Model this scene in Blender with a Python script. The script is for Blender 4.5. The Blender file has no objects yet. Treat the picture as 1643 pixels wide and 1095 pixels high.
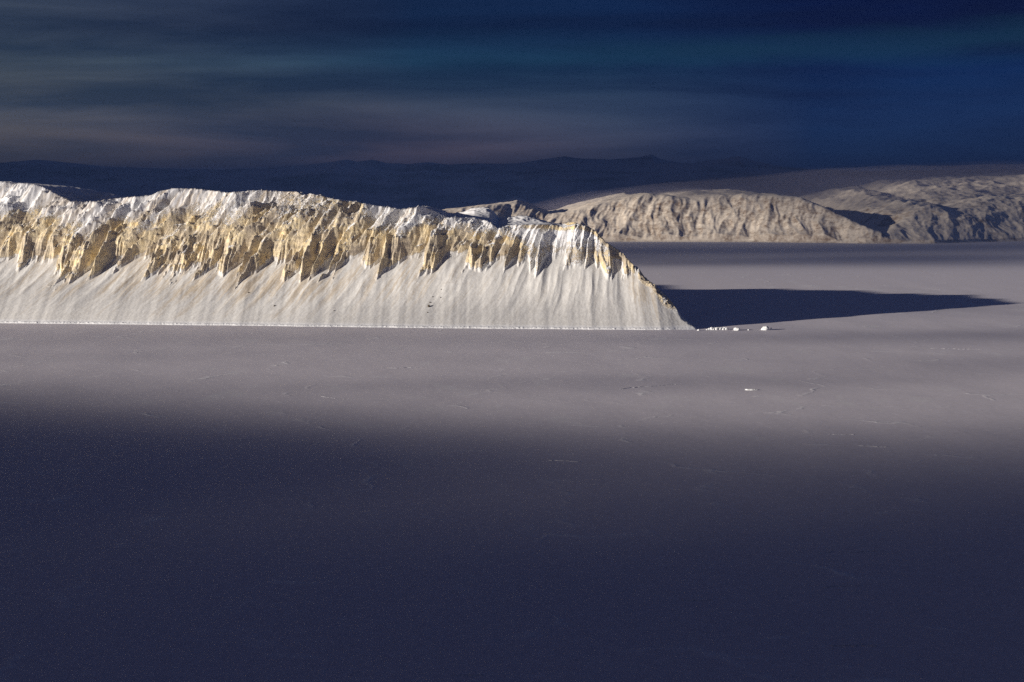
import bpy, math, random
import numpy as np
from mathutils import Vector

S = bpy.context.scene
COL = S.collection
W0, H0, F0 = 1643.0, 1095.0, 3066.0      # photograph size and focal length in its pixels
HORIZON = 290.0
CAM_Z = 500.0

# ------------------------------------------------------------------ camera, sky, sun, exposure
pitch = math.atan((H0/2-HORIZON)/F0)
cd = bpy.data.cameras.new('camera'); cam = bpy.data.objects.new('camera', cd); COL.objects.link(cam)
cd.sensor_width = 36; cd.lens = 36*F0/W0; cd.clip_start = 1; cd.clip_end = 400000
cam.location = (0, 0, CAM_Z); cam.rotation_euler = (math.pi/2-pitch, 0, 0)
S.camera = cam
S.view_settings.view_transform = 'Standard'; S.view_settings.look = 'None'
S.view_settings.exposure = 0.45; S.view_settings.gamma = 1.0

SUN_EL, SUN_AZ = math.radians(9.4), math.radians(28.0)   # light travels towards +x, +y at SUN_AZ from +x
ldir = Vector((math.cos(SUN_EL)*math.cos(SUN_AZ), math.cos(SUN_EL)*math.sin(SUN_AZ), -math.sin(SUN_EL)))
sl = bpy.data.lights.new('sun', 'SUN'); sl.energy = 5.0; sl.angle = math.radians(0.53); sl.color = (1.0, 0.92, 0.84)
sun = bpy.data.objects.new('sun', sl); COL.objects.link(sun)
sun.rotation_euler = ldir.to_track_quat('-Z', 'Y').to_euler(); sun.location = (-3000, -1500, 3000)

def ramp(nt, fac, stops, interp='LINEAR'):
    n = nt.nodes.new('ShaderNodeValToRGB'); cr = n.color_ramp; cr.interpolation = interp
    while len(cr.elements) < len(stops): cr.elements.new(0.5)
    for e, (p, c) in zip(cr.elements, stops):
        e.position = p; e.color = (c[0], c[1], c[2], 1) if hasattr(c, '__len__') else (c, c, c, 1)
    nt.links.new(fac, n.inputs[0]); return n.outputs[0]
def math_n(nt, op, a, b=None, clamp=False):
    n = nt.nodes.new('ShaderNodeMath'); n.operation = op; n.use_clamp = clamp
    for i, v in enumerate((a, b)):
        if v is None: continue
        if isinstance(v, (int, float)): n.inputs[i].default_value = v
        else: nt.links.new(v, n.inputs[i])
    return n.outputs[0]
def mixc(nt, fac, a, b, mode='MIX'):
    n = nt.nodes.new('ShaderNodeMix'); n.data_type = 'RGBA'; n.blend_type = mode
    for i, v in ((0, fac), (6, a), (7, b)):
        if isinstance(v, (int, float)): n.inputs[i].default_value = v
        elif isinstance(v, tuple): n.inputs[i].default_value = (v[0], v[1], v[2], 1)
        else: nt.links.new(v, n.inputs[i])
    return n.outputs[2]
def mapping(nt, vec, scale=(1, 1, 1), loc=(0, 0, 0), rot=(0, 0, 0)):
    n = nt.nodes.new('ShaderNodeMapping'); n.inputs['Scale'].default_value = scale
    n.inputs['Location'].default_value = loc; n.inputs['Rotation'].default_value = rot
    nt.links.new(vec, n.inputs['Vector']); return n.outputs[0]
def noise(nt, vec, scale=1.0, detail=4, rough=0.5, dist=0.0):
    n = nt.nodes.new('ShaderNodeTexNoise'); n.inputs['Scale'].default_value = scale
    n.inputs['Detail'].default_value = detail; n.inputs['Roughness'].default_value = rough
    n.inputs['Distortion'].default_value = dist
    nt.links.new(vec, n.inputs['Vector']); return n.outputs['Fac']

# world: physical sky seen through layers of dark stratus
world = bpy.data.worlds.new('World'); S.world = world; world.use_nodes = True
nt = world.node_tree; bg = nt.nodes['Background']; bg.inputs['Strength'].default_value = 0.08
sky = nt.nodes.new('ShaderNodeTexSky'); sky.sky_type = 'NISHITA'; sky.sun_disc = False
sky.sun_elevation = SUN_EL
sky.sun_rotation = math.atan2(-ldir.x, -ldir.y)
sky.altitude = 500; sky.air_density = 1.0; sky.dust_density = 0.3; sky.ozone_density = 3.0
tc = nt.nodes.new('ShaderNodeTexCoord'); gen = tc.outputs['Generated']
sep = nt.nodes.new('ShaderNodeSeparateXYZ'); nt.links.new(gen, sep.inputs[0])
n1 = noise(nt, mapping(nt, gen, (3.2, 3.2, 26), (0.3, 0, 0.4), (0, 0.02, 0)), 1.0, 4, 0.5, 0.25)
n2 = noise(nt, mapping(nt, gen, (5, 5, 48), (2.3, 1, 0.1), (0, -0.05, 0)), 1.0, 5, 0.55, 0.3)
el = math_n(nt, 'ADD', sep.outputs['Z'], math_n(nt, 'MULTIPLY', math_n(nt, 'SUBTRACT', n1, 0.5), 0.024))
elr = math_n(nt, 'MULTIPLY', el, 8.0, True)
# transparency of the cloud layers by height above the horizon
tint = ramp(nt, elr, [(0.0, (0.12, 0.13, 0.28)), (0.14, (0.135, 0.14, 0.30)), (0.36, (0.085, 0.12, 0.24)),
                      (0.50, (0.022, 0.09, 0.20)), (0.62, (0.005, 0.028, 0.10)), (0.78, (0.010, 0.035, 0.11)), (1.0, (1.0, 0.45, 0.36))])
veil = ramp(nt, n2, [(0.36, (0.40, 0.5, 0.62)), (0.68, (1.6, 1.4, 1.25))])
left = math_n(nt, 'MULTIPLY', math_n(nt, 'ADD', sep.outputs['X'], 0.30), 2.2, True)
tint = mixc(nt, ramp(nt, left, [(0.0, 0.9), (0.25, 0.5), (0.55, 0.0)]), tint, (0.145, 0.145, 0.24))
side = ramp(nt, left, [(0.0, (1.7, 1.5, 1.15)), (0.5, (1.25, 1.0, 1.0)), (0.78, (0.75, 0.82, 1.0)), (1.0, (0.06, 0.27, 0.72))])
c = mixc(nt, 1.0, sky.outputs[0], tint, 'MULTIPLY')
c = mixc(nt, 1.0, c, veil, 'MULTIPLY')
c = mixc(nt, 1.0, c, side, 'MULTIPLY')
bd = math_n(nt, 'SUBTRACT', math_n(nt, 'SUBTRACT', sep.outputs['Z'], math_n(nt, 'MULTIPLY', sep.outputs['X'], 0.040)), 0.061)
bd = math_n(nt, 'ABSOLUTE', math_n(nt, 'ADD', bd, math_n(nt, 'MULTIPLY', math_n(nt, 'SUBTRACT', n2, 0.5), 0.03)))
wf = math_n(nt, 'MULTIPLY', ramp(nt, math_n(nt, 'MULTIPLY', bd, 60.0, True), [(0.0, 1.0), (0.75, 0.0)], 'EASE'), ramp(nt, left, [(0.55, 0.0), (0.9, 1.0)]))
c = mixc(nt, math_n(nt, 'MULTIPLY', wf, 0.5), c, (0.05, 0.34, 0.62))
nt.links.new(c, bg.inputs['Color'])

# ------------------------------------------------------------------ helpers
def ray(px, py):
    a, b = (px-W0/2)/F0, (H0/2-py)/F0
    cp, sp = math.cos(pitch), math.sin(pitch)
    return a, cp+b*sp, -sp+b*cp
def at(px, py, Y):                 # world point on the photograph's ray at distance Y
    dx, dy, dz = ray(px, py); t = Y/dy
    return dx*t, Y, CAM_Z+dz*t
def ground(px, py, z=0.0):
    dx, dy, dz = ray(px, py); t = (z-CAM_Z)/dz
    return dx*t, dy*t, z

_perm = {}
def _table(seed):
    if seed not in _perm:
        r = np.random.RandomState(seed); p = r.permutation(512); _perm[seed] = (np.concatenate([p, p]), r.rand(512)*2*np.pi)
    return _perm[seed]
def perlin(x, y, seed=0):
    p, ang = _table(seed)
    xi = np.floor(x).astype(np.int64); yi = np.floor(y).astype(np.int64)
    xf, yf = x-xi, y-yi
    u = xf*xf*xf*(xf*(xf*6-15)+10); v = yf*yf*yf*(yf*(yf*6-15)+10)
    def g(ix, iy, fx, fy):
        a = ang[p[(p[ix & 511]+iy) & 511]]
        return np.cos(a)*fx+np.sin(a)*fy
    a = g(xi, yi, xf, yf); b = g(xi+1, yi, xf-1, yf); c_ = g(xi, yi+1, xf, yf-1); d = g(xi+1, yi+1, xf-1, yf-1)
    return ((a+u*(b-a))*(1-v)+(c_+u*(d-c_))*v)*1.5       # about -1..1
def fbm(x, y, seed=0, octs=4, gain=0.5):
    s = 0; a = 1; t = 0
    for i in range(octs):
        s = s+a*perlin(x*2**i+i*17.3, y*2**i+i*5.1, seed+i); t += a; a *= gain
    return s/t
def ridged(x, y, seed=0, octs=3, gain=0.5):
    s = 0; a = 1; t = 0
    for i in range(octs):
        s = s+a*(1-2*np.abs(perlin(x*2**i+i*9.7, y*2**i+i*3.3, seed+i))); t += a; a *= gain
    return s/t                                            # about -1..1, sharp crests
def sstep(a, b, x):
    t = np.clip((x-a)/(b-a), 0, 1); return t*t*(3-2*t)
def smin(a, b, k):
    h = np.clip(0.5+0.5*(b-a)/k, 0, 1); return b+(a-b)*h-k*h*(1-h)
def smax(a, b, k): return -smin(-a, -b, k)

def grid_mesh(name, X, Y, Z, mat, attrs=None, kind=None, label=None):
    ny, nx = X.shape
    co = np.stack([X, Y, Z], -1).reshape(-1, 3).astype(np.float32)
    i = np.arange(nx*ny).reshape(ny, nx)
    f = np.stack([i[:-1, :-1], i[:-1, 1:], i[1:, 1:], i[1:, :-1]], -1).reshape(-1, 4).astype(np.int32)
    me = bpy.data.meshes.new(name)
    me.vertices.add(len(co)); me.vertices.foreach_set('co', co.ravel())
    me.loops.add(f.size); me.loops.foreach_set('vertex_index', f.ravel())
    me.polygons.add(len(f)); me.polygons.foreach_set('loop_start', np.arange(0, f.size, 4, dtype=np.int32))
    me.polygons.foreach_set('use_smooth', np.ones(len(f), dtype=bool))
    for an, av in (attrs or {}).items():
        if av.ndim == 3:
            a = me.attributes.new(an, 'FLOAT_VECTOR', 'POINT'); a.data.foreach_set('vector', av.reshape(-1).astype(np.float32))
        else:
            a = me.attributes.new(an, 'FLOAT', 'POINT'); a.data.foreach_set('value', av.reshape(-1).astype(np.float32))
    me.update(); me.validate()
    me.materials.append(mat)
    o = bpy.data.objects.new(name, me); COL.objects.link(o)
    if kind: o['kind'] = kind
    if label: o['label'] = label
    return o

def new_mat(name, rough=0.8):
    m = bpy.data.materials.new(name); m.use_nodes = True
    b = m.node_tree.nodes['Principled BSDF']; b.inputs['Roughness'].default_value = rough
    b.inputs['Specular IOR Level'].default_value = 0.25
    return m, m.node_tree, b
def attr(nt, name, vec=False):
    n = nt.nodes.new('ShaderNodeAttribute'); n.attribute_name = name
    return n.outputs['Vector'] if vec else n.outputs['Fac']
def bump(nt, b, h, dist, strength=1.0):
    n = nt.nodes.new('ShaderNodeBump'); n.inputs['Distance'].default_value = dist; n.inputs['Strength'].default_value = strength
    nt.links.new(h, n.inputs['Height']); nt.links.new(n.outputs[0], b.inputs['Normal'])

# ------------------------------------------------------------------ materials
# cliff: snow, golden rock, scree streaks
m_cliff, nt, b = new_mat('cliff_snow_and_rock', 0.85)
geo = nt.nodes.new('ShaderNodeNewGeometry').outputs['Position']
rock = attr(nt, 'rock'); flow = attr(nt, 'flow', True); scree = attr(nt, 'scree')
nA = noise(nt, geo, 1/70, 4, 0.6)
nB = noise(nt, geo, 1/14, 5, 0.65)
nC = noise(nt, mapping(nt, geo, (1, 1, 2.2)), 1/6, 3, 0.6)
strata = noise(nt, mapping(nt, geo, (0.12, 0.12, 1), rot=(0.03, 0.05, 0)), 1/11, 4, 0.6, 0.4)
rc = ramp(nt, nA, [(0.30, (0.40, 0.34, 0.26)), (0.45, (0.62, 0.53, 0.38)), (0.58, (0.80, 0.68, 0.44)), (0.74, (0.83, 0.61, 0.26))])
rc = mixc(nt, 0.06, rc, (0.62, 0.60, 0.57))
rc = mixc(nt, 0.6, rc, ramp(nt, nB, [(0.34, (0.55, 0.53, 0.52)), (0.46, (1.0, 0.99, 0.97)), (0.68, (1.35, 1.33, 1.28))]), 'MULTIPLY')
rc = mixc(nt, 0.35, rc, ramp(nt, strata, [(0.35, (0.45, 0.42, 0.4)), (0.6, (1.25, 1.2, 1.1))]), 'MULTIPLY')
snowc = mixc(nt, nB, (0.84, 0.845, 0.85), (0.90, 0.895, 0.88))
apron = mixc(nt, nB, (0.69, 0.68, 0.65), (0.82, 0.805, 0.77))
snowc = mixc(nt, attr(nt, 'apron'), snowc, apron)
rm = math_n(nt, 'ADD', rock, math_n(nt, 'MULTIPLY', math_n(nt, 'SUBTRACT', nC, 0.5), 1.2))
rm = math_n(nt, 'ADD', rm, math_n(nt, 'MULTIPLY', math_n(nt, 'SUBTRACT', nB, 0.5), 0.9))
rm = ramp(nt, rm, [(0.40, 0.0), (0.64, 1.0)])
# scree streaks running down the snow apron
st1 = noise(nt, mapping(nt, flow, (1/9, 1/210, 0)), 1.0, 4, 0.6)
st2 = noise(nt, mapping(nt, flow, (1/42, 1/320, 0), (3, 7, 0)), 1.0, 3, 0.5)
st3 = noise(nt, mapping(nt, flow, (1/5, 1/16, 0), (3, 7, 0)), 1.0, 4, 0.7)
st = math_n(nt, 'ADD', math_n(nt, 'MULTIPLY', st1, 0.42), math_n(nt, 'MULTIPLY', st2, 0.58))
st = math_n(nt, 'ADD', st, math_n(nt, 'MULTIPLY', math_n(nt, 'SUBTRACT', st3, 0.5), 0.35))
st = math_n(nt, 'ADD', st, math_n(nt, 'MULTIPLY', math_n(nt, 'SUBTRACT', scree, 0.5), 0.22))
stm = ramp(nt, st, [(0.50, 0.0), (0.64, 1.0)])
stm = math_n(nt, 'MULTIPLY', stm, math_n(nt, 'MULTIPLY', scree, 1.2, True))
sc = mixc(nt, math_n(nt, 'MULTIPLY', stm, 0.7), snowc, (0.50, 0.38, 0.22))
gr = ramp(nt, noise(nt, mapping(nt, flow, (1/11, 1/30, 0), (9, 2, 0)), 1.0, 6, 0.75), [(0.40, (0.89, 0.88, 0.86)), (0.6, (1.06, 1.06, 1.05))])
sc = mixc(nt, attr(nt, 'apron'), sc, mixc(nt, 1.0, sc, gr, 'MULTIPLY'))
b_col = mixc(nt, rm, sc, rc)
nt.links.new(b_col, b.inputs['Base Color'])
hgt = math_n(nt, 'MULTIPLY', noise(nt, geo, 1/9, 7, 0.7), math_n(nt, 'ADD', math_n(nt, 'MULTIPLY', rm, 1.0), 0.10))
bump(nt, b, hgt, 5.0, 0.8)

# sea ice
m_ice, nt, b = new_mat('snow_covered_sea_ice', 0.75)
geo = nt.nodes.new('ShaderNodeNewGeometry').outputs['Position']
g1 = noise(nt, mapping(nt, geo, (1, 0.45, 1), rot=(0, 0, 0.3)), 1/900, 4, 0.55)
g2 = noise(nt, mapping(nt, geo, (1, 0.6, 1), rot=(0, 0, -0.2)), 1/14, 5, 0.7)
g3 = noise(nt, mapping(nt, geo, (1, 0.35, 1)), 1/120, 5, 0.6, 0.5)
ic = mixc(nt, g1, (0.78, 0.735, 0.775), (0.85, 0.79, 0.805))
ic = mixc(nt, 0.5, ic, ramp(nt, g2, [(0.3, (0.82, 0.82, 0.84)), (0.7, (1.1, 1.1, 1.08))]), 'MULTIPLY')
ic = mixc(nt, ramp(nt, g3, [(0.60, 0.0), (0.72, 0.5)]), ic, (0.88, 0.87, 0.86))
vor = nt.nodes.new('ShaderNodeTexVoronoi'); vor.feature = 'DISTANCE_TO_EDGE'; vor.inputs['Scale'].default_value = 1/420
wn = nt.nodes.new('ShaderNodeTexNoise'); wn.inputs['Scale'].default_value = 1/130; wn.inputs['Detail'].default_value = 4
nt.links.new(geo, wn.inputs['Vector'])
wv = nt.nodes.new('ShaderNodeVectorMath'); wv.operation = 'MULTIPLY_ADD'; wv.inputs[1].default_value = (160, 160, 0)
nt.links.new(wn.outputs['Color'], wv.inputs[0]); nt.links.new(geo, wv.inputs[2]); nt.links.new(wv.outputs[0], vor.inputs['Vector'])
ck = ramp(nt, vor.outputs['Distance'], [(0.0, 1.0), (0.022, 0.0)])
ckm = ramp(nt, noise(nt, geo, 1/170, 4, 0.65), [(0.50, 0.0), (0.66, 1.0)])
drift = ramp(nt, noise(nt, mapping(nt, geo, (1, 2.6, 1), rot=(0, 0, 0.5)), 1/60, 5, 0.65), [(0.52, 0.0), (0.75, 0.55)])
ic = mixc(nt, drift, ic, (0.70, 0.67, 0.72))
ic = mixc(nt, math_n(nt, 'MULTIPLY', math_n(nt, 'MULTIPLY', ck, ckm), 0.9), ic, (0.97, 0.96, 0.95))
nt.links.new(ic, b.inputs['Base Color'])
hh_ = math_n(nt, 'ADD', noise(nt, mapping(nt, geo, (1, 0.5, 1)), 1/30, 3, 0.5), math_n(nt, 'MULTIPLY', math_n(nt, 'MULTIPLY', ck, ckm), 3.2))
bump(nt, b, hh_, 0.4, 0.55)

# far hills: thin snow over brown ground
m_hill, nt, b = new_mat('thin_snow_on_brown_hills', 0.9)
geo = nt.nodes.new('ShaderNodeNewGeometry').outputs['Position']
rock = attr(nt, 'rock')
h1 = noise(nt, geo, 1/150, 6, 0.65); h2 = noise(nt, geo, 1/40, 5, 0.7)
hm = math_n(nt, 'ADD', rock, math_n(nt, 'MULTIPLY', math_n(nt, 'SUBTRACT', h1, 0.5), 1.3))
hm = math_n(nt, 'ADD', hm, math_n(nt, 'MULTIPLY', math_n(nt, 'SUBTRACT', h2, 0.5), 1.6))
hm = ramp(nt, hm, [(0.42, 0.0), (0.95, 1.0)])
hc = mixc(nt, hm, (0.86, 0.75, 0.60), (0.30, 0.21, 0.13))
nt.links.new(hc, b.inputs['Base Color'])
bump(nt, b, noise(nt, geo, 1/60, 6, 0.65), 6.0, 0.5)

m_far, nt, b = new_mat('far_mountain_snow', 0.9)
geo = nt.nodes.new('ShaderNodeNewGeometry').outputs['Position']
nt.links.new(mixc(nt, ramp(nt, noise(nt, geo, 1/1200, 5, 0.6), [(0.45, 0), (0.6, 1)]), (0.42, 0.42, 0.45), (0.14, 0.13, 0.13)), b.inputs['Base Color'])

m_berg, nt, b = new_mat('packed_white_ice', 0.6)
geo = nt.nodes.new('ShaderNodeNewGeometry').outputs['Position']
nt.links.new(mixc(nt, noise(nt, geo, 1/7, 4, 0.6), (0.80, 0.82, 0.83), (0.90, 0.90, 0.86)), b.inputs['Base Color'])
bump(nt, b, noise(nt, geo, 1/5, 5, 0.65), 1.5, 0.8)

m_ridge, nt, b = new_mat('wind_packed_snow_ridge', 0.8)
geo = nt.nodes.new('ShaderNodeNewGeometry').outputs['Position']
nt.links.new(mixc(nt, noise(nt, geo, 1/4, 4, 0.6), (0.55, 0.54, 0.57), (0.72, 0.70, 0.71)), b.inputs['Base Color'])

m_stone, nt, b = new_mat('dark_brown_boulder', 0.9)
geo = nt.nodes.new('ShaderNodeNewGeometry').outputs['Position']
nt.links.new(mixc(nt, noise(nt, geo, 1/3, 4, 0.6), (0.05, 0.038, 0.025), (0.16, 0.12, 0.07)), b.inputs['Base Color'])

# ------------------------------------------------------------------ sea ice
def lin(*segs):
    out = []
    for a, b_, n in segs: out.append(np.linspace(a, b_, n, endpoint=False))
    return np.concatenate(out)
xs = np.concatenate([-np.geomspace(150000, 3100, 24), np.linspace(-3000, 3000, 240), np.geomspace(3100, 150000, 24)])
ys = np.concatenate([-np.geomspace(60000, 1000, 12), np.linspace(0, 9000, 360), np.geomspace(9100, 160000, 40)])
X, Y = np.meshgrid(xs, ys)
near = sstep(-500, 500, Y)*sstep(11000, 8500, Y)*sstep(3000, 2600, np.abs(X))
Z = near*(fbm(X/260, Y/420, 3, 4)*1.6)-1.0*0
Z = Z-0.5
grid_mesh('sea_ice', X, Y, Z, m_ice, kind='structure', label='flat snow covered sea ice filling the fjord')

# ------------------------------------------------------------------ the headland
coast_px = [(-700, 512.5), (-300, 516), (0, 518.5), (200, 520.5), (400, 523), (600, 525.5), (800, 527.5), (950, 529), (1060, 529.5), (1130, 528)]
cpts = np.array([ground(*p)[:2] for p in coast_px]); 
cpts = np.vstack([[-5200, cpts[0, 1]+500], cpts, [1400, cpts[-1, 1]-20]])
def coastY(x): return np.interp(x, cpts[:, 0], cpts[:, 1])
crest_px = [(-700, 296), (-300, 284), (-60, 287), (0, 291), (30, 294), (62, 297), (90, 311), (120, 325), (160, 325), (190, 319), (240, 315), (262, 307), (280, 302.5),
            (310, 303), (340, 306), (366, 310), (395, 307), (420, 305.5), (450, 307), (476, 307.5), (486, 313), (500, 311), (545, 321), (570, 324),
            (600, 330), (625, 333), (645, 337), (680, 332), (700, 340), (718, 350), (760, 350), (785, 356), (800, 369), (815, 362), (840, 361), (880, 361),
            (905, 364), (925, 360), (944, 366), (958, 377), (968, 390), (985, 400), (1000, 408), (1060, 440), (1150, 480)]
CREST_V = 505.0
cr = []
for px, py in crest_px:
    x = at(px, py, 6950)[0]
    Yc = coastY(x)+CREST_V; cr.append((at(px, py, Yc)[0], at(px, py, Yc)[2]))
cr = np.array(cr)

xs = np.concatenate([np.linspace(-5200, -2100, 260, endpoint=False), np.arange(-2100, 780, 1.75)])
vs = np.concatenate([np.arange(-45, 640, 1.75), 640+np.cumsum(np.geomspace(2, 45, 130))])
X, V = np.meshgrid(xs, vs)
YC = coastY(X)
coast_wob = 14*fbm(X/130, X*0, 40, 4)
d = V-coast_wob
lean = np.interp(X, [-2000, -1000, 0, 250, 450, 620], [0.56, 0.56, 0.42, 0.20, -0.05, -0.45])
s = X-lean*(V+1.5*np.clip(V-345, 0, 400))+16*fbm(X/160, V/160, 5, 3)
# talus apron
fan = ridged(s/85, V/900, 11, 2)
zt = d*(0.50+0.00042*np.clip(d, 0, 500))+ (fan-0.2)*6*sstep(20, 260, d)*(0.5+0.9*sstep(-.4, .5, fbm(X/260, V/260, 13, 2))) + 0.4*fbm(s/13, V/70, 12, 2)*sstep(5, 60, d)
# rock ribs
big = ridged(s/145, V/420+3, 21, 1)
mid = ridged(s/58+0.25*fbm(X/90, V/80, 28, 2), V/200, 22, 1)
sml = ridged(s/25+0.3*fbm(X/40, V/40, 29, 2), V/70, 23, 2)
tiny = fbm(s/9, V/16, 25, 3)
A0 = 1+0.35*fbm(X/240, X*0+9, 24, 2)
foot = np.interp(X, [-2100, -1200, -500, 0, 150, 300, 420, 560], [356, 356, 360, 366, 350, 345, 335, 330])+26*fbm(X/210, X*0+4, 27, 2)
zfoot = 0.625*foot
A = 1.15-0.30*sstep(0, 220, d-foot+45)
hi = 1-0.25*sstep(60, 190, d-foot+40)
A = A*np.interp(X, [-60, 60, 400], [1, 0.8, 0.8]); hi = hi*np.interp(X, [-60, 80, 400, 460], [1, 0.45, 0.45, 0.9])
mid = np.sign(mid)*np.abs(mid)**0.8
rib = A*A0*(26*big+31*mid*(1+0.5*fbm(X/120, V/120, 26, 2)))+hi*(15*sml+5.5*tiny)
slope = 1.45+0.30*fbm(s/220, V/300, 31, 2)
zc = zfoot+(d-foot+rib)*slope
u_ = zc-zfoot; um = 85+75*fbm(X/130, V/200, 30, 2)
zc = zc-13*sstep(um, um+45, u_)
# strata ledges
zc = zc+(4.0*np.sin(zc/13.0+9*fbm(X/400, V/200, 33, 2))+2.0*np.sin(zc/5.1+6*fbm(X/300, V/200, 34, 2)))*sstep(-0.3, 0.4, fbm(X/140, V/90, 35, 2))
top0 = np.interp(X, cr[:, 0], cr[:, 1])
back = V-CREST_V
# snowfield and knolls behind the crest
plate = -0.035*np.clip(back, -200, 4000)+6*fbm(X/210, V/210, 36, 4)*sstep(30, 200, back)
def knoll(px, py, v, rx, rv):
    x0, Y0, z0 = at(px, py, coastY(at(px, py, 7200)[0])+v)
    base = np.interp(x0, cr[:, 0], cr[:, 1])-0.035*(v-CREST_V)
    return (z0-base)*np.exp(-((X-x0)/rx)**2-((V-v)/rv)**2)
plate = plate+knoll(780, 337, 760, 90, 130)+knoll(845, 350, 780, 70, 120)*0.85+knoll(715, 341, 800, 70, 120)*0.6+12*ridged(X/90, V/90, 37, 3)*sstep(60, 250, back)*(sstep(0, 200, X+400)+0.35*sstep(-1100, -1300, X))
ek = np.array([at(px, py, 7750)[::2] for px, py in [(-700, 297), (0, 296.5), (60, 297), (100, 300), (140, 305.5), (170, 311), (200, 318), (230, 332)]])
edge_h = np.interp(X, ek[:, 0], ek[:, 1])-(top0-0.035*(1050-CREST_V))
plate = plate+np.clip(edge_h, -60, 90)*sstep(900, 1030, V+40*fbm(X/120, V/400, 38, 3))*sstep(-1180, -1260, X)
top = top0+plate-3.5*(1-sml)*sstep(-60, 60, -np.abs(back))
z = smin(zc, top, 6)
z = smax(zt, z, 5)
z = np.where(zt > top, smin(zt, top, 12), z)
z = smin(z, top+10, 10)
# the eastern flank, steep broken rock on the far side of the tip
tipx, tipv = 612.0, -8.0
fl = np.interp(V, [-50, 0, 300, 700, 1400, 2500], [640, 612, 600, 520, 250, -400])
dfl = fl-X
zfl = dfl*1.12+9*ridged(V/70, X/120, 51, 3)+5*fbm(X/16, V/16, 52, 4)+12*ridged(dfl/60,V/200,53,1)
z = smin(z, zfl, 14)
# northern side
nb = np.interp(X, [-5200, -2500, -1500, -1100, -500, 700], [1900, 1450, 1330, 1130, 1080, 1000])
z = smin(z, (nb-V)*2.0, 20)
# rough skin, more on rock than on snow
gy = np.gradient(z, axis=0)/np.gradient(V, axis=0); gx = np.gradient(z, axis=1)/np.gradient(X, axis=1)
steep = np.sqrt(gx**2+gy**2)
face = np.where(zt > top-5, 1.0, sstep(3, 15, z-zt))                     # 0 on talus, 1 on bedrock
rough = sstep(0.8, 1.5, steep)*face*(0.25+0.75*hi)
z = z+rough*(6.0*fbm(X/15, V/12, 61, 4)+5.0*ridged(s/30, V/30, 64, 3))+0.35*fbm(X/8, V/8, 62, 3)
ar = sstep(30, 0, zfl-z)*sstep(30, 90, z)*sstep(60, -40, zfl-z)
z = z+ar*13*np.clip(ridged(X/26, V/26, 66, 3)+0.1, 0, 1)
# broken ice foot along the shore
edge = np.exp(-((d-2)/7)**2)
z = z+edge*(1-0.7*sstep(520, 600, X))*(2.0+4.5*np.abs(fbm(X/14, V/9, 71, 3))+2.5*fbm(X/60, V/30, 72, 2))
z = np.where(V < -30, np.minimum(z, -3), z); z = np.maximum(z, -4)
# how much bare rock shows
gy = np.gradient(z, axis=0)/np.gradient(V, axis=0); gx = np.gradient(z, axis=1)/np.gradient(X, axis=1)
steep = np.sqrt(gx**2+gy**2)
hf = np.clip((z-zfoot)/np.maximum(top0-zfoot, 60), 0, 1.2)
patch = fbm(s/60, V/200, 81, 3)
topsnow = sstep(0.30, 0.90, hf+0.42*patch+0.25*fbm(X/260, V/300, 85, 2))
rocky_x = np.interp(X, [380, 470], [1.0, 0.9])
capx = np.interp(X, [-2100, -1300, -900, -560, -500, -100, 100], [1.05, 1.05, 0.6, 0.3, 0.8, 0.65, 0.6])
rockm = rocky_x*sstep(0.8, 2.0, steep)*face*0.95*(1-0.75*topsnow*capx/0.6*0.8) + 0.12*patch*face + 0.16*(mid*0.6+sml*0.4)*face*(1-hf*0.5)
loc = sstep(20, 60, X)*sstep(330, 270, X)
rockm = rockm*(1-loc*0.42*sstep(0.93, 0.80, hf))+loc*0.35*sstep(0.86, 0.94, hf)*face*sstep(0.4, 0.8, steep)
flank = sstep(25, -10, z-zfl)
rockm = np.clip(np.maximum(rockm*(1-0.9*sstep(30, 10, zfl-z)*sstep(120, 40, z)), sstep(40, 10, zfl-z)*sstep(0.15, 0.45, fbm(X/30, V/30, 84, 3)+0.6)*sstep(30, 90, z)*0.95), 0, 1)
scree = np.interp(X, [-2100, -1500, -900, -300, 50, 300, 420, 520, 600], [0.45, 0.75, 0.8, 0.55, 0.30, 0.28, 0.6, 0.85, 0.4])
scree = scree*sstep(15, 60, d)*(0.55+0.45*sstep(80, 200, d))
HEAD = (X, YC+V, z)
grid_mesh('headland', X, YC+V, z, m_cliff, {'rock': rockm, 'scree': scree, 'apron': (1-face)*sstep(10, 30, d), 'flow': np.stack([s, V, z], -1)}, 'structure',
          'sunlit snowy headland with golden rock buttresses above a smooth snow apron')
def head_z(x, Y):
    i = np.searchsorted(xs, x); j = np.searchsorted(vs, Y-coastY(x))
    return float(z[j, i])

# ------------------------------------------------------------------ far land
base_px = [(500, 395), (860, 388.5), (1000, 388), (1200, 388.5), (1335, 390), (1390, 391), (1500, 391), (1600, 388), (1800, 384), (2400, 380)]
fb = np.array([ground(*p)[:2] for p in base_px]); fb = np.vstack([[-9000, fb[0, 1]+2500], fb, [30000, fb[-1, 1]]])
xs2 = np.concatenate([np.linspace(-9000, -900, 80, endpoint=False), np.arange(-900, 5600, 8), np.geomspace(5600, 30000, 60)])
vs2 = np.concatenate([np.arange(-60, 1500, 8), np.arange(1500, 5200, 22), np.geomspace(5200, 26000, 80)])
X, V = np.meshgrid(xs2, vs2); YB = np.interp(X, fb[:, 0], fb[:, 1])
sil = [(-2000, 400), (600, 350), (690, 338), (745, 330), (790, 327), (830, 322), (862, 333), (885, 341), (915, 337), (960, 326), (1000, 318), (1045, 309), (1090, 316), (1110, 318), (1150, 312), (1200, 309.5),
       (1250, 311), (1285, 316), (1310, 327), (1345, 345), (1375, 362), (1395, 368), (1415, 362), (1450, 346), (1500, 334), (1560, 338), (1600, 330), (1650, 328), (1900, 325), (3500, 325)]
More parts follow.
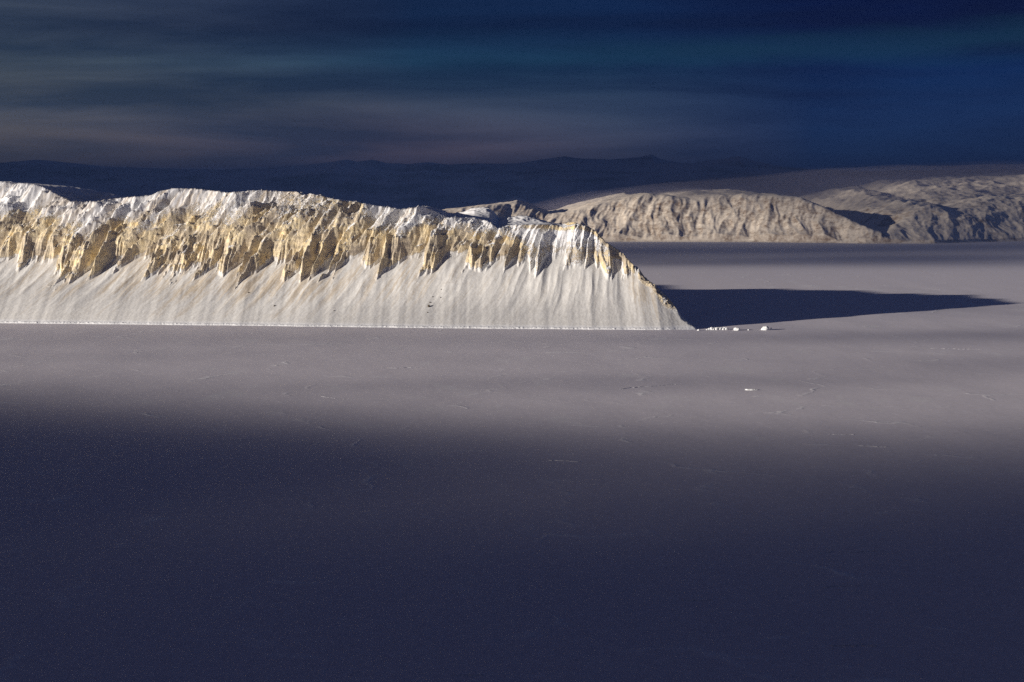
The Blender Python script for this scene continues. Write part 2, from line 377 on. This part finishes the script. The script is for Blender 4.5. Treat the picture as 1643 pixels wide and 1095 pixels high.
sp = np.array([(at(px, py, 16150)[0], at(px, py+1, 16400)[2]) for px, py in sil])
H1 = np.interp(X, sp[:, 0], sp[:, 1])
s2 = X-0.15*V+60*fbm(X/500, V/500, 101, 3)
r2 = ridged(s2/420, V/1500, 102, 1)*0.55+ridged(s2/170, V/700, 103, 2)*0.3+ridged(s2/70, V/300, 104, 2)*0.15
face2 = (V+115*r2)*0.50
hill = np.where(X > at(1392, 378, 16000)[0], 1.0, 0.0)
hl = sstep(at(1380, 378, 16000)[0], at(1440, 378, 16000)[0], X)
face2 = face2*(1-0.55*hl)
zf = smin(face2, H1+25*fbm(X/300, V/300, 105, 4)*sstep(150, 900, V)-6*(1-r2), 40)
# inland rise into the mist
rise = np.interp(X, [-9000, -500, 300, 1100, 2600, 4500, 9000, 30000], [-200, -150, -80, -50, 40, 190, 330, 380])
zf = zf+rise*sstep(900, 5200, V)+np.interp(X, [0, 2600, 3600], [50, 50, 90])*fbm(X/1300, V/1300, 107, 5)*sstep(500, 2200, V)
lump = ridged(X/900, V/900, 108, 4)*0.5+0.5
zf = zf+hl*sstep(50, 900, V)*(110*(lump-0.55))*sstep(9000, 3000, V)
zf = zf*1.0+rise*0
zf = np.where(V < 30, np.minimum(zf, V*0.5), zf); zf = np.where(V < -20, -8, zf)
zf = zf*sstep(26000, 20000, V)
gy = np.gradient(zf, axis=0)/np.gradient(V, axis=0); gx = np.gradient(zf, axis=1)/np.gradient(X, axis=1)
st_ = np.sqrt(gx**2+gy**2)
rk = 0.30+0.35*sstep(0.25, 0.65, st_)+0.15*fbm(X/250, V/250, 110, 3)-0.10*sstep(0.0, -1.0, r2)
rk = rk*(1-0.6*sstep(1500, 4000, V))+hl*(0.55*fbm(X/260, V/420, 111, 4)-0.04)
grid_mesh('hills', X, YB+V, zf, m_hill, {'rock': rk}, 'structure', 'rounded brown and white hills across the frozen fjord')

# ------------------------------------------------------------------ farthest mountains
def range_mesh(name, prof, Y0, depth, amp, seed, label, nx=500):
    p = np.array([(at(px, py, Y0)[0], at(px, py, Y0)[2]) for px, py in prof])
    xs3 = np.linspace(p[0, 0], p[-1, 0], nx); vs3 = np.linspace(-depth, depth, 60)
    X, V = np.meshgrid(xs3, vs3)
    H = np.interp(X, p[:, 0], p[:, 1])
    q = np.abs(V)/depth
    Z = H*(1-q**1.3)+amp*ridged(X/2600, V/2600, seed, 4)*(1-q)*q*3+amp*0.22*fbm(X/700, V/700, seed+5, 3)*(1-q)
    Z = Z-12*sstep(0.9, 1, q)
    grid_mesh(name, X, Y0+V, Z, m_far, None, 'structure', label)
range_mesh('mountains', [(-1200, 285), (-500, 272), (-100, 266), (0, 262), (60, 257), (110, 261), (170, 268), (250, 270), (350, 272), (430, 270), (490, 266), (535, 260), (555, 255.5), (575, 260), (600, 256), (622, 262), (655, 264),
          (690, 260.5), (720, 265), (765, 262), (850, 263), (930, 262), (1020, 263), (1120, 262), (1200, 268), (1290, 272), (1400, 274), (1600, 272), (1900, 268), (2600, 280)],
          36000, 6000, 90, 201, 'dark blue mountain range on the horizon')
range_mesh('distant_mountains', [(500, 291), (700, 274), (820, 264), (870, 256), (905, 251), (935, 255), (985, 256), (1020, 253), (1045, 248), (1062, 256), (1100, 263), (1150, 256), (1185, 251), (1205, 257), (1260, 268), (1500, 291)],
          44000, 3500, 110, 211, 'faint pinkish peaks beyond the dark blue range')

# ------------------------------------------------------------------ loose ice and boulders
def lumpy(name, w, dpt, h, seed, mat, rough=0.35, nu=28, nv=14, jag=0.0):
    """closed lump with a flat underside, its origin at the base"""
    u = np.linspace(0, 2*np.pi, nu, endpoint=False); v = np.linspace(0, np.pi/2, nv)
    verts = []; faces = []
    r = np.random.RandomState(seed)
    for j, vv in enumerate(v[:-1]):
        for uu in u:
            cx, cy, cz = math.cos(uu)*math.cos(vv), math.sin(uu)*math.cos(vv), math.sin(vv)
            k = 1+rough*float(fbm(np.array(cx*1.6+seed), np.array(cy*1.6+cz*1.9), seed, 3))+jag*(r.rand()-0.5)
            verts.append((cx*k*w/2, cy*k*dpt/2, cz**0.75*k*h))
    verts.append((0, 0, h*(1+jag*(r.rand()-.5)))); verts.append((0, 0, 0))
    n = nu*(nv-1)
    for j in range(nv-2):
        for i in range(nu):
            faces.append((j*nu+i, j*nu+(i+1) % nu, (j+1)*nu+(i+1) % nu, (j+1)*nu+i))
    for i in range(nu):
        faces.append(((nv-2)*nu+i, (nv-2)*nu+(i+1) % nu, n)); faces.append(((i+1) % nu, i, n+1))
    return verts, faces
def mesh_of(name, pieces, mat, loc, label, cat, group=None, smooth=True):
    V_, F_ = [], []
    for verts, faces, off in pieces:
        k = len(V_); V_ += [(a+off[0], b_+off[1], c_+off[2]) for a, b_, c_ in verts]; F_ += [tuple(q+k for q in f) for f in faces]
    me = bpy.data.meshes.new(name); me.from_pydata(V_, [], F_); me.materials.append(mat)
    if smooth: me.polygons.foreach_set('use_smooth', [True]*len(me.polygons))
    me.update()
    o = bpy.data.objects.new(name, me); COL.objects.link(o); o.location = loc
    o['label'] = label; o['category'] = cat
    if group: o['group'] = group
    return o

def berg(name, px, py, w, dpt, h, seed, label, cat, rough=.3, jag=.06, group='loose ice lying off the headland'):
    x, Y, _ = ground(px, py)
    return mesh_of(name, [(*lumpy('', w, dpt, h, seed, m_berg, rough, jag=jag), (0, 0, -.6))], m_berg, (x, Y, 0), label, cat, group)
berg('iceberg', 1228, 529.5, 27, 30, 13, 300, 'rounded white iceberg standing alone on the ice right of the headland', 'iceberg')
berg('ice_block', 1237.5, 529.5, 6, 6, 8, 304, 'narrow white ice block touching the right side of the rounded iceberg', 'ice block', .3, .1)
berg('iceberg', 1182.5, 530, 24, 22, 9, 310, 'low white iceberg between the rubble heap and the rounded iceberg', 'iceberg', .45, .12)
berg('ice_floe', 1205, 626, 34, 14, 3.0, 320, 'small flat white ice floe alone on the open ice below the headland', 'ice floe', .5, .12)
berg('ice_block', 1121, 530.5, 9, 8, 5, 350, 'small white ice block nearest the foot of the headland tip', 'ice block', .3, .1)
berg('ice_block', 1201, 530, 8, 7, 3, 355, 'tiny ice block between the two icebergs', 'ice block', .3, .1)
random.seed(4)
x0, Y0, _ = ground(1152, 529)
heap = bpy.data.objects.new('ice_rubble', None); COL.objects.link(heap); heap.location = (x0, Y0, 0)
heap['label'] = 'jumbled heap of white ice blocks at the tip of the headland'; heap['category'] = 'ice rubble'; heap['group'] = 'loose ice lying off the headland'
for k in range(20):
    t = k/19; hgt_ = random.uniform(4, 11)*(0.35+math.sin(0.2+t*2.8)*0.75)
    vv, ff = lumpy('', random.uniform(6, 14), random.uniform(6, 12), hgt_, 330+k, m_berg, .45, 14, 8, .2)
    me = bpy.data.meshes.new('block'); me.from_pydata(vv, [], ff); me.materials.append(m_berg); me.update()
    o = bpy.data.objects.new('block', me); COL.objects.link(o); o.parent = heap
    o.location = (-36+72*t+random.uniform(-3, 3), random.uniform(-10, 10), -.6)

def pressure(px, py, length, dirdeg, seed, label, h=1.3):
    x, Y, _ = ground(px, py); n = max(24, int(length/1.6)); m_ = math.tan(math.radians(dirdeg))
    t = np.linspace(-0.5, 0.5, n); cs = np.linspace(-1, 1, 9)
    T, C = np.meshgrid(t, cs, indexing='ij')
    GX = T*length; wob = length*0.16*fbm(T*3.2+seed, T*0+seed, seed, 3)
    wid = 4.0*(0.6+0.8*np.abs(fbm(T*length/13, T*0+2.5, seed+3, 2)))
    GY = GX*m_+wob+C*wid
    hh = h*(2.2*fbm(GX/9+seed, GY/7, seed+5, 3)-0.15)*(1-np.abs(T*2)**3)
    GZ = -0.6+np.clip(1-C*C, 0, 1)*(np.clip(hh, -0.6, 3)+0.6)
    vt = np.stack([GX, GY, GZ], -1).reshape(-1, 3); vb = vt.copy(); vb[:, 2] = -1.0
    i = np.arange(n*9).reshape(n, 9)
    ft = np.stack([i[:-1, :-1], i[1:, :-1], i[1:, 1:], i[:-1, 1:]], -1).reshape(-1, 4)
    rim = np.concatenate([i[:, 0], i[-1, 1:], i[-2::-1, -1], i[0, -2:0:-1]]); r2_ = np.roll(rim, -1)
    fs = np.stack([rim, rim+n*9, r2_+n*9, r2_], -1)
    me = bpy.data.meshes.new('pressure_ridge'); me.from_pydata(np.concatenate([vt, vb]).tolist(), [], np.concatenate([ft, ft[:, ::-1]+n*9, fs]).tolist())
    me.materials.append(m_ridge); me.update()
    o = bpy.data.objects.new('pressure_ridge', me); COL.objects.link(o); o.location = (x, Y, 0)
    o['label'] = label; o['category'] = 'pressure ridge'; o['group'] = 'low ridges of broken ice on the sea ice'
    return o
PR = [(1040, 620, 120, 35, 'faint broken ice ridge left of the small flat ice floe'),
      (905, 739, 44, -25, 'pale ice ridge just inside the top of the dark shaded ice, centre'),
      (1400, 716, 40, -20, 'speckled ice ridge where the right of the ice turns dark'),
      (385, 706, 60, 30, 'faint ice ridge on the left where the ice turns dark'),
      (500, 712, 45, 10, 'short faint ice ridge right of the left one at the dark edge'),
      (235, 901, 40, -10, 'pale ice ridge in the dark foreground ice, lower left'),
      (350, 902, 28, 35, 'short ice ridge beside the lower left one in the dark ice'),
      (1325, 887, 22, 40, 'small bright ice ridge in the dark ice at lower right'),
      (1390, 885, 40, 20, 'ice ridge right of the small bright one in the dark ice'),
      (1360, 940, 50, 10, 'long thin ice ridge below the lower right pair'),
      (1370, 1035, 40, 2, 'thin ice ridge near the bottom right corner'),
      (655, 590, 110, 15, 'faint ice ridge on the lit ice below the cliff middle'),
      (545, 640, 80, -45, 'faint slanting ice ridge on the grey ice left of centre'),
      (1535, 560, 120, -10, 'ice ridge on the lit ice at the far right'),
      (1120, 963, 30, 5, 'dim thin ice ridge low in the dark foreground right of centre'),
      (750, 1083, 26, 0, 'dim ice ridge at the very bottom of the picture'),
      (1350, 697, 40, 0, 'bright specked ice ridge on the right just above the dark ice')]
for k, (px, py, L, a, lab) in enumerate(PR):
    pressure(px, py, L*1.2, a, 400+k*31, lab, h=0.45+0.25*(py < 700))

BO = [(688, 493, 9, 'largest dark boulder low on the snow apron below the cliff middle'), (690, 486, 5, 'dark boulder just above the largest one on the apron'),
      (686, 502, 4, 'small dark boulder just below the largest one on the apron'), (707, 478, 4, 'small boulder in the middle of the rising row on the apron'),
      (694, 477, 4, 'small pale brown boulder left in the rising row on the apron'), (708, 465, 4, 'topmost small boulder of the row on the apron'),
      (440, 492, 6, 'lone brown boulder on the apron left of the middle'), (399, 470, 5, 'lone dark boulder high on the left of the apron'),
      (536, 499, 4, 'lone small boulder low on the apron between the brown one and the row')]
HX, HY, HZ = HEAD
for k, (px, py, w, lab) in enumerate(BO):
    dx, dy, dz = ray(px, py); best = None
    for Yq in np.arange(6500, 7100, 2.0):
        t = Yq/dy; xq = dx*t; zq = CAM_Z+dz*t; hz = head_z(xq, Yq)
        if zq <= hz: best = (xq, Yq, hz); break
    if best is None: continue
    mesh_of('boulder', [(*lumpy('', w, w*.9, w*.8, 600+k, m_stone, .4, 12, 7, .12), (0, 0, -1.2))], m_stone, best, lab, 'boulder', 'boulders on the snow apron')

# ------------------------------------------------------------------ cloud banks (they cast the shade on the ice) and haze
def vol_mat(name, color, density, aniso=0.0):
    m = bpy.data.materials.new(name); m.use_nodes = True; nt = m.node_tree
    for n in list(nt.nodes):
        if n.type != 'OUTPUT_MATERIAL': nt.nodes.remove(n)
    out = nt.nodes['Material Output']; p = nt.nodes.new('ShaderNodeVolumePrincipled')
    p.inputs['Color'].default_value = (*color, 1); p.inputs['Density'].default_value = density; p.inputs['Anisotropy'].default_value = aniso
    for k in ('Density Attribute', 'Color Attribute', 'Temperature Attribute'): p.inputs[k].default_value = ''
    nt.links.new(p.outputs[0], out.inputs['Volume']); m.cycles.homogeneous_volume = True; return m

CT = (math.cos(SUN_AZ)/math.tan(SUN_EL), math.sin(SUN_AZ)/math.tan(SUN_EL))
def cloud(ground_fn, gx0, gx1, gy0, gy1, z0, thick, mat, label, n=160):
    """a closed stratus bank whose shadow falls on the ground box given; ground_fn(x, y) in 0..1 is its thickness"""
    xs4 = np.linspace(gx0, gx1, n); ys4 = np.linspace(gy0, gy1, n)
    GX, GY = np.meshgrid(xs4, ys4)
    t = np.clip(ground_fn(GX, GY), 0, 1)*thick
    ex = np.minimum.reduce([sstep(gx0, gx0+(gx1-gx0)*.04, GX), sstep(gx1, gx1-(gx1-gx0)*.04, GX), sstep(gy0, gy0+(gy1-gy0)*.04, GY), sstep(gy1, gy1-(gy1-gy0)*.04, GY)])
    t = t*ex
    PX, PY = GX-CT[0]*z0, GY-CT[1]*z0
    V1 = np.stack([PX, PY, z0+t*0.5+0.5], -1).reshape(-1, 3); V2 = np.stack([PX, PY, z0-t*0.5-0.5], -1).reshape(-1, 3)
    i = np.arange(n*n).reshape(n, n)
    ft = np.stack([i[:-1, :-1], i[:-1, 1:], i[1:, 1:], i[1:, :-1]], -1).reshape(-1, 4)
    fbm_ = ft[:, ::-1]+n*n
    rim = np.concatenate([i[0, :], i[1:, -1], i[-1, -2::-1], i[-2:0:-1, 0]])
    r2_ = np.roll(rim, -1)
    fs = np.stack([rim, rim+n*n, r2_+n*n, r2_], -1)
    me = bpy.data.meshes.new('cloud_bank'); me.from_pydata(np.concatenate([V1, V2]).tolist(), [], np.concatenate([ft, fbm_, fs]).tolist())
    me.materials.append(mat); me.update()
    o = bpy.data.objects.new('cloud_bank', me); COL.objects.link(o); o['kind'] = 'stuff'; o['label'] = label; o['group'] = 'cloud banks'
    return o
m_cloud = vol_mat('stratus', (0.16, 0.18, 0.22), 0.0030)

def g_near(x, y):
    # ground distance at which the shade starts, farther on the left
    yb = np.interp(x, [-2500, -1200, -900, -280, 220, 790, 2500], [4700, 4430, 4280, 3850, 3650, 3560, 3560])
    yb = yb+160*fbm(x/900, y/900, 501, 3)
    thin = 0.88-0.34*np.exp(-((x+80)/230)**2)*sstep(3600, 2900, y)-0.42*np.exp(-((x+650)/420)**2-((y-2500)/520)**2)+0.16*fbm(x/420, y/600, 508, 3)
    thin = thin*(1-0.35*sstep(5000, 9000, y*0))
    veil = 0.05*sstep(0.0, 0.5, fbm(x/2500, y/500, 504, 3))+0.025*sstep(6700, 6150, y)*sstep(5600, 6000, y)
    return np.maximum(sstep(0, 2800, yb-y+650)**0.95*thin, veil*sstep(8200, 7500, y))
cloud(g_near, -5000, 6000, -6000, 8600, 2600, 420, m_cloud, 'stratus bank whose shadow darkens the near ice')
def g_strip(x, y):
    a = sstep(10500, 12500, y)*sstep(16500, 14500, y)*0.27
    return a*(0.8+0.5*fbm(x/2500, y/900, 505, 3))*(1-0.55*sstep(2200, 4200, x))
cloud(g_strip, -3000, 12000, 10000, 17000, 3000, 420, m_cloud, 'stratus bank shading the ice before the far hills')
def g_right(x, y):
    return sstep(2300, 3600, x+0.0*y)*sstep(12500, 15500, y)*0.20*(0.7+0.9*fbm(x/2000, y/2000, 507, 3))
cloud(g_right, 1800, 16000, 12000, 34000, 6000, 420, m_cloud, 'stratus bank shading the hills on the right')
def g_far(x, y):
    return sstep(18500+3000*sstep(-500, 2000, x), 24000+4000*sstep(-500, 2500, x), y)*0.9*(0.8+0.5*fbm(x/4000, y/4000, 509, 3))
cloud(g_far, -30000, 36000, 18000, 104000, 9000, 600, m_cloud, 'stratus bank shading the far fjord')

def box(name, lo, hi, mat):
    vs_ = [(x, y, z_) for x in (lo[0], hi[0]) for y in (lo[1], hi[1]) for z_ in (lo[2], hi[2])]
    fs = [(0, 1, 3, 2), (4, 6, 7, 5), (0, 4, 5, 1), (2, 3, 7, 6), (0, 2, 6, 4), (1, 5, 7, 3)]
    me = bpy.data.meshes.new(name); me.from_pydata(vs_, [], fs); me.materials.append(mat); me.update()
    o = bpy.data.objects.new(name, me); COL.objects.link(o); o['kind'] = 'stuff'; return o
hz = box('haze', (-155000, -65000, -12), (155000, 165000, 1190), vol_mat('air', (0.14, 0.26, 0.66), 1.4e-5, 0.1))
hz['label'] = 'thin blue haze filling the fjord'

fx = np.linspace(-1500, 14000, 120); fy = np.linspace(17000, 31000, 90)
GX, GY = np.meshgrid(fx, fy)
hf_ = (430+240*sstep(0, 5000, GX)+120*fbm(GX/2500, GY/2500, 701, 4))*sstep(-1500, 1800, GX)*sstep(14000, 11000, GX)*sstep(17000, 18800, GY)*sstep(31000, 27000, GY)+2
n_, m_n = GX.shape
vt = np.stack([GX, GY, np.clip(hf_, 2, 1000)], -1).reshape(-1, 3); vb = vt.copy(); vb[:, 2] = -6
i = np.arange(n_*m_n).reshape(n_, m_n); ft = np.stack([i[:-1, :-1], i[:-1, 1:], i[1:, 1:], i[1:, :-1]], -1).reshape(-1, 4)
rim = np.concatenate([i[0, :], i[1:, -1], i[-1, -2::-1], i[-2:0:-1, 0]]); r2_ = np.roll(rim, -1)
fs = np.stack([rim, rim+n_*m_n, r2_+n_*m_n, r2_], -1)
me = bpy.data.meshes.new('mist'); me.from_pydata(np.concatenate([vt, vb]).tolist(), [], np.concatenate([ft, ft[:, ::-1]+n_*m_n, fs]).tolist())
me.materials.append(vol_mat('mist', (0.72, 0.63, 0.68), 1.0e-4)); me.update()
fo = bpy.data.objects.new('mist', me); COL.objects.link(fo); fo['kind'] = 'stuff'; fo['label'] = 'pale mauve mist lying over the far hills'

S.cycles.sample_clamp_indirect = 1.0
S.cycles.use_denoising = False
S.cycles.volume_bounces = 0; S.cycles.transparent_max_bounces = 64
S.cycles.max_bounces = 4; S.cycles.diffuse_bounces = 2; S.cycles.glossy_bounces = 1
